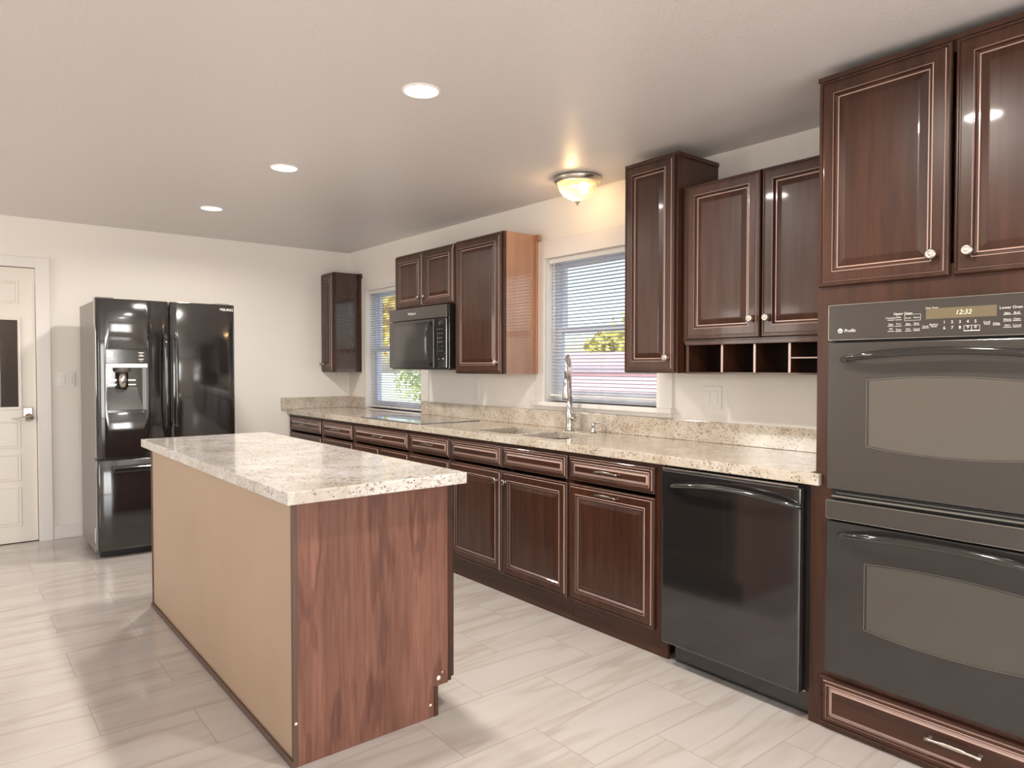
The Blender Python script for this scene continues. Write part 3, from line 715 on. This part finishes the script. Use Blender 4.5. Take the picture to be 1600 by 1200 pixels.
# dispenser
q = MB().box(H[0], H[1], 5.415, 5.43, H[2], 1.30).box(H[0], H[0]+.006, 5.35, 5.415, H[2], 1.30).box(H[1]-.006, H[1], 5.35, 5.415, H[2], 1.30).box(H[0]+.006, H[1]-.006, 5.352, 5.415, H[2], H[2]+.012)
q.build('dispenser_recess', BLACK, ld)
q = MB().add([(.85, 5.414, 1.16), (1.03, 5.414, 1.16), (1.06, 5.372, 1.004), (.85, 5.372, 1.004), (.85, 5.4145, 1.004), (1.06, 5.4145, 1.004)], [(0, 3, 2, 1), (0, 4, 3), (1, 2, 5), (0, 1, 5, 4), (3, 4, 5, 2)])
q.build('drip_slope', mat('smoke_plastic', (.025, .022, .02), .2, coat=.4), ld)
box(H[0], H[1], 5.345, 5.43, 1.321, H[3]).build('display_panel', BLACKG, ld, .002)
box(H[0], H[1], 5.338, 5.43, 1.292, 1.3205).build('silver_band', STEEL, ld, .002)
MB().lathe([(.0, 0), (.045, 0), (.05, .012), (.05, .028)], (.938, 5.392, 1.2635), 'z', 20).build('nozzle_collar', FSIDE, ld)
MB().lathe([(.0, 0), (.036, .001), (.036, .105), (.0, .105)], (.938, 5.392, 1.157), 'z', 20).build('dispenser_lever', STEEL, ld)
MB().box(.856, 1.022, 5.402, 5.4148, 1.172, 1.180).box(.856, 1.022, 5.402, 5.4148, 1.202, 1.212).build('recess_trim', CHROME, ld)
q = MB()
for zz in (1.395, 1.373, 1.350): q.box(1.03, 1.062, 5.3442, 5.345, zz-.003, zz+.003)
q.box(.845, .885, 5.3442, 5.345, 1.348, 1.352); q.text('ICE', .012, (1.046, 5.3441, 1.382), '-y').text('MENU', .008, (1.046, 5.3441, 1.337), '-y')
q.build('display_marks', LET, ld)
box(.838, .875, 5.3443, 5.345, 1.36, 1.404).build('sticker', WHITE, ld)
def fhandle(x, par, sgn):
    pts = []; rs = []
    for i in range(21):
        t = -1+2*i/20; e = abs(t)**8
        pts.append((x, FYF-.052+.010*t*t+.035*e, 1.195+t*.340)); rs.append((.0125-.004*e, .010))
    q = MB().tube(pts, rs, 14, flat=(1, 0, 0))
    for s in (-1, 1): q.tube([(x, FYF+.012, 1.195+s*.31), (x, FYF-.042, 1.195+s*.31)], .010, 10)
    q.build('handle', BLACK, par)
fhandle(1.196, ld, 1); fhandle(1.262, rd, -1)
q = MB().box(.862, 1.59, FYF-.048, FYF-.028, .588, .622)
q.box(.875, .905, FYF-.03, FYF+.03, .592, .618).box(1.545, 1.575, FYF-.03, FYF+.03, .592, .618); q.build('handle', BLACK, fd, .006, 3)
MB().text('SAMSUNG', .028, (1.60, yfr(1.6)-.001, 1.718), '-y').build('brand_mark', LET, rd)
for xa, xb in ((.79, .90), (1.56, 1.665)): box(xa, xb, 5.435, 5.53, 1.7425, 1.772).build('hinge_cover', FSIDE, rf, .005)
for xx in (.82, 1.63):
    for yy in (5.46, 5.95): MB().lathe([(.0, 0), (.02, 0), (.022, .034)], (xx, yy, .0008), 'z', 14).build('levelling_foot', RUBBER, rf)
box(.80, 1.65, 5.40, 5.434, .012, .052).build('base_grille', RUBBER, rf)
box(.7738, .775, 5.445, 5.47, .10, .20).build('rating_label', WHITE, rf)

# ------------------------------------------------------------------ island
IY0, IY1 = 2.170, 4.150
isl = thing('kitchen_island', (1.16, 3.15, 0), 'cherry kitchen island base with tan back panel and exposed end panel', 'island')
MB().plate([(.868, .001), (1.387, .001), (1.387, .112), (1.449, .112), (1.449, .873), (.868, .873)], [], 0, .018, lambda u, v, w: (u, IY0+w, v)).build('end_panel', LAM, isl, .0008)
MB().plate([(.868, .001), (1.387, .001), (1.387, .112), (1.449, .112), (1.449, .873), (.868, .873)], [], 0, .018, lambda u, v, w: (u, IY1-.018+w, v)).build('end_panel', LAM, isl, .0008)
q = MB().box(.868, 1.44, IY0+.0185, IY1-.0185, .112, .13).box(.868, .874, IY0+.0185, IY1-.0185, .13, .872).box(.868, 1.44, IY0+.0185, IY1-.0185, .856, .872); q.build('body', WOOD, isl)
box(.858, .8675, IY0+.016, IY1-.012, .012, .873).build('back_panel', TAN, isl)
for ya, yb in ((IY0-.002, IY0+.015), (IY1-.011, IY1+.003)): box(.853, .868, ya, yb, .001, .873).build('corner_trim', EDGE, isl, .0015)
box(.846, .8575, IY0-.002, IY1, .001, .022).build('shoe_molding', EDGE, isl, .003)
box(1.388, 1.405, IY0-.001, IY1, .001, .111).build('toe_kick', WOOD, isl, .0008)
ops = [(IY0+.03, IY1-.03, .15, .84)]
MB().plate([(IY0-.001, .118), (IY1, .118), (IY1, .873), (IY0-.001, .873)], [[(o[0], o[2]), (o[1], o[2]), (o[1], o[3]), (o[0], o[3])] for o in ops], 0, .014, lambda u, v, w: (1.4495+w, u, v)).build('face_frame', WOOD, isl, .0008)
n = 3; wd = (IY1-IY0)/n
for i in range(n):
    a = IY0+i*wd+.003; b = a+wd-.008
    front('door', 1.4645, a, b, .130, .722, isl, 'door', '+x')
    front('drawer', 1.4645, a+.001, b, .735, .862, isl, 'drawer', '+x')
for xx, zz, rr in ((1.408, .140, .008), (1.424, .158, .0025), (1.372, .048, .0045)): MB().lathe([(.0, .0008), (rr, .0008), (rr+.0008, 0)], (xx, IY0, zz), '-y', 9).build('chipped_spot', CHIP, isl)
MB().lathe([(.0, .0008), (.004, .0008), (.005, 0)], (.861, IY0-.002, .145), '-y', 7).build('chipped_spot', CHIP, isl)
it = MB().plate([(.800, 2.068), (1.466, 2.068), (1.466, 4.118), (.800, 4.118)], [], .8735, .914).build('island_countertop', GRANITE_I, None, .003, 2)
tag(it, 'pale cream granite slab topping the island', 'countertop')

# ------------------------------------------------------------------ switches and outlets
def plate_y(cy, cz, w, h, gang, label, kind='switch plate', rocker=True):
    r = thing('switch_plate' if rocker else 'outlet_plate', (XR, cy, cz), label, kind)
    box(XR-.006, XR-.0003, cy-w/2, cy+w/2, cz-h/2, cz+h/2).build('cover', WHITE, r, .002)
    for i in range(gang):
        yy = cy+(i-(gang-1)/2)*.046
        box(XR-.009, XR-.0062, yy-.0165, yy+.0165, cz-.033, cz+.033).build('rocker' if rocker else 'receptacle', WHITE, r, .0015)
plate_y(2.120, 1.142, .118, .118, 2, 'white double switch plate on the wall beneath the open cubbies')
plate_y(4.157, 1.124, .074, .118, 1, 'white outlet plate on the wall under the lamplit sided cabinet', 'outlet', False)
r = thing('switch_plate', (.705, YB, 1.205), 'white double rocker switch plate between the door and refrigerator', 'switch plate')
box(.650, .764, YB-.006, YB-.0003, 1.147, 1.262).build('cover', WHITE, r, .002)
for xx in (.684, .730): box(xx-.0165, xx+.0165, YB-.009, YB-.0062, 1.172, 1.238).build('rocker', WHITE, r, .0015)

# ------------------------------------------------------------------ lamps
def em(name, c, s):
    m = bpy.data.materials.new(name); m.use_nodes = True; n = m.node_tree.nodes; n.clear()
    o = n.new('ShaderNodeOutputMaterial'); e = n.new('ShaderNodeEmission'); e.inputs[0].default_value = (*c, 1); e.inputs[1].default_value = s
    m.node_tree.links.new(e.outputs[0], o.inputs[0]); return m
LENS = em('downlight_lens', (1, .95, .89), 3.0)
def can(x, y, label, k=1.0):
    z = zc(y)
    r = thing('recessed_light', (x, y, z), label, 'ceiling light', 'recessed ceiling lights')
    MB().lathe([(.076, 0), (.075, .003), (.068, .005), (.066, .002)], (x, y, z-.0003), '-z', 32).build('trim_ring', WHITE, r)
    MB().lathe([(.0, .0035), (.066, .0035), (.066, .0005)], (x, y, z-.0003), '-z', 32).build('lens', LENS, r)
    l = bpy.data.lights.new('downlight', 'AREA'); l.shape = 'DISK'; l.size = .13; l.energy = CAN_POWER*k; l.color = (1, .93, .85); l.spread = math.radians(165)
    o = bpy.data.objects.new('downlight', l); C.objects.link(o); o.parent = r; o.location = (0, 0, -.012)
can(1.448, 2.345, 'largest glowing recessed ceiling light, nearest above the island')
can(1.440, 3.735, 'middle recessed ceiling light of the row of three')
can(1.430, 5.03, 'smallest recessed ceiling light, nearest the back wall')
can(1.45, 1.05, 'recessed ceiling light just above the camera')

LX, LY = 2.800, 2.865; LZ = zc(LY)
fl = thing('flush_ceiling_light', (LX, LY, LZ), 'frosted glass dome ceiling light with nickel rim near the sink window', 'ceiling light')
MB().lathe([(.0, .0), (.132, .0), (.137, .004), (.137, .014), (.130, .026), (.124, .032), (.118, .034), (.112, .030), (.112, .002)], (LX, LY, LZ-.0005), '-z', 40).build('metal_rim', NICKEL, fl)
gm = bpy.data.materials.new('frosted_glass'); gm.use_nodes = True; nn = gm.node_tree.nodes; nn.clear()
o_ = nn.new('ShaderNodeOutputMaterial'); t_ = nn.new('ShaderNodeBsdfTranslucent'); t_.inputs[0].default_value = (.26, .20, .13, 1)
tr = nn.new('ShaderNodeBsdfTransparent'); tr.inputs[0].default_value = (1, .9, .75, 1); df = nn.new('ShaderNodeBsdfPrincipled'); df.inputs['Base Color'].default_value = (.8, .74, .62, 1); df.inputs['Roughness'].default_value = .2
m1 = nn.new('ShaderNodeMixShader'); m1.inputs[0].default_value = .55; m2 = nn.new('ShaderNodeMixShader'); m2.inputs[0].default_value = .35
L_ = gm.node_tree.links; L_.new(t_.outputs[0], m1.inputs[1]); L_.new(tr.outputs[0], m1.inputs[2]); L_.new(m1.outputs[0], m2.inputs[1]); L_.new(df.outputs[0], m2.inputs[2]); L_.new(m2.outputs[0], o_.inputs[0])
MB().lathe([(.113, .028), (.110, .045), (.100, .075), (.082, .098), (.055, .115), (.03, .126), (.012, .132), (.0, .133)], (LX, LY, LZ), '-z', 40).build('glass_bowl', gm, fl)
MB().lathe([(.0, .131), (.015, .133), (.016, .138), (.007, .143), (.006, .150), (.004, .156), (0, .157)], (LX, LY, LZ), '-z', 16).build('finial', NICKEL, fl)
q = MB().lathe([(.0, .025), (.016, .030), (.025, .050), (.029, .065), (.022, .085), (.0, .094)], (LX+.02, LY-.03, LZ), '-z', 16); q.build('bulb', em('warm_bulb', (1, .8, .55), 9), fl)
l = bpy.data.lights.new('dome_light', 'POINT'); l.energy = DOME_POWER; l.color = (1, .72, .42); l.shadow_soft_size = .03
o = bpy.data.objects.new('dome_light', l); C.objects.link(o); o.parent = fl; o.location = (-.02, .03, -.075)

# ------------------------------------------------------------------ unseen windows behind and left of the camera: frames and added fill lights
def unseen_window(name, mp, a0, a1, z0, z1, mid):
    w = bpy.data.objects.new(name, None); C.objects.link(w); struct(w)
    q = MB(); t = .05
    q.plate([(a0, z0), (a1, z0), (a1, z1), (a0, z1)], [[(a0+t, z0+t), (mid-t/2, z0+t), (mid-t/2, z1-t), (a0+t, z1-t)], [(mid+t/2, z0+t), (a1-t, z0+t), (a1-t, z1-t), (mid+t/2, z1-t)]], .05, .09, mp)
    q.build('window_frame', VINYL, w)
unseen_window('fill_window_3', lambda u, v, w: (u, YF-w, v), -1.5, .8, .02, 2.05, -.35)  # opening added behind the camera to carry frontal fill light
unseen_window('fill_window_5', lambda u, v, w: (XL-w, u, v), -1.6, 1.0, .75, 2.1, -.3)  # made-up window bringing fill light from the left
unseen_window('fill_window_6', lambda u, v, w: (XL-w, u, v), 4.4, 5.6, .95, 2.1, 5.0)  # made-up window bringing fill light to the far end of the room
unseen_window('window_4', lambda u, v, w: (u, YF-w, v), 1.35, 2.3, .9, 2.05, 1.82)
def daylight_fill(x, y, z, sx, sz, d, p):  # area light added outside an unseen window to fill the room
    l = bpy.data.lights.new('daylight_fill', 'AREA'); l.shape = 'RECTANGLE'; l.size = sx; l.size_y = sz; l.energy = p; l.color = (1, .975, .94)
    o = bpy.data.objects.new('daylight_fill', l); C.objects.link(o); o.location = (x, y, z); o.rotation_euler = Vector(d).to_track_quat('-Z', 'Z').to_euler()
daylight_fill(-.35, YF-.14, 1.03, 2.2, 1.95, (0, 1, 0), FILL_POWER*1.35)
daylight_fill(XL-.14, 5.0, 1.52, 1.15, 1.1, (1, 0, 0), FILL_POWER*.55)
daylight_fill(XL-.14, -.3, 1.42, 2.5, 1.25, (1, 0, 0), FILL_POWER*.95)
daylight_fill(1.825, YF-.14, 1.47, .9, 1.1, (0, 1, 0), FILL_POWER*.6)

# ------------------------------------------------------------------ outside
GZ = -.35
gmt = mat('pale_dry_ground', (.62, .58, .50), .9)
lk(gmt, ramp(gmt, noise(gmt, coords(gmt), .9, 5, .6), [(.4, (.50, .48, .43)), (.55, (.42, .45, .28)), (.7, (.48, .46, .40))]).outputs[0], bsdf(gmt).inputs['Base Color'])
struct(box(XR+T+.02, 300, -200, 400, GZ-.1, GZ).build('ground', gmt))
fen = thing('wooden_fence', (8.0, 6, GZ), 'reddish plank fence seen through the sink window', 'fence')
FM = mat('red_stained_boards', (.62, .36, .40), .7)
q = MB(); y = 1.0
while y < 13.0: q.box(8.0, 8.02, y, y+.1485, GZ+.02, 1.53); y += .15
q.build('boards', FM, fen)
MB().box(7.95, 7.998, 1, 13, 1.22, 1.30).box(7.95, 7.998, 1, 13, .1, .18).build('rail', mat('weathered_rail', (.30, .26, .30), .8), fen)
def tree(x, y, h, r, col, label, n=2600, seed=1):
    rnd = random.Random(seed); t = thing('tree', (x, y, GZ), label, 'tree', 'trees outside the windows')
    MB().tube([(x, y, GZ), (x+.05, y, GZ+h*.4), (x, y+.1, GZ+h*.7)], [.06, .05, .03], 8).build('trunk', mat('bark', (.12, .09, .07), .9), t)
    q = MB()
    blobs = [(rnd.uniform(-.6, .6)*r, rnd.uniform(-.6, .6)*r, h*.68+rnd.uniform(-.5, .4)*r, r*rnd.uniform(.35, .6)) for _ in range(9)]
    for i in range(n):
        b = rnd.choice(blobs); d = Vector((rnd.gauss(0, 1), rnd.gauss(0, 1), rnd.gauss(0, 1))).normalized()*b[3]*rnd.uniform(.5, 1.05)
        c = Vector((x+b[0], y+b[1], GZ+b[2]))+d; a = Vector((rnd.gauss(0, 1), rnd.gauss(0, 1), rnd.gauss(0, 1))).normalized(); s = rnd.uniform(.06, .13)
        u = a.orthogonal().normalized(); w = a.cross(u)
        q.add([c-u*s, c-w*s*.6, c+u*s, c+w*s*.6], [(0, 1, 2, 3)])
    lm = mat('leaves', col, .8); q.build('crown', lm, t)
tree(11.0, 9.6, 2.9, 1.1, (.55, .50, .12), 'yellow green tree over the fence, left part of the sink window', seed=2)
tree(12.0, 7.4, 2.6, .9, (.50, .46, .20), 'small yellowish tree over the fence, right part of the sink window', 1800, 3)
tree(7.4, 14.4, 4.6, 1.8, (.80, .62, .10), 'bright yellow autumn tree seen through the far window', 3600, 4)
tree(12.5, 19.0, 2.5, 1.7, (.42, .50, .24), 'green tree farther off beyond the far window', 2600, 5)
hb = thing('neighbor_house', (20, 12, GZ), 'pale neighboring house beyond the fence', 'house')
box(18, 24, 9.5, 17, GZ, 2.3).build('house_walls', mat('pale_siding', (.65, .60, .50), .8), hb)
MB().add([(17.6, 9.2, 2.3), (24.4, 9.2, 2.3), (24.4, 17.3, 2.3), (17.6, 17.3, 2.3), (21, 9.2, 3.5), (21, 17.3, 3.5)], [(0, 1, 4), (3, 5, 2), (0, 4, 5, 3), (1, 2, 5, 4), (0, 3, 2, 1)]).build('roof', mat('roof_shingles', (.25, .24, .26), .9), hb)
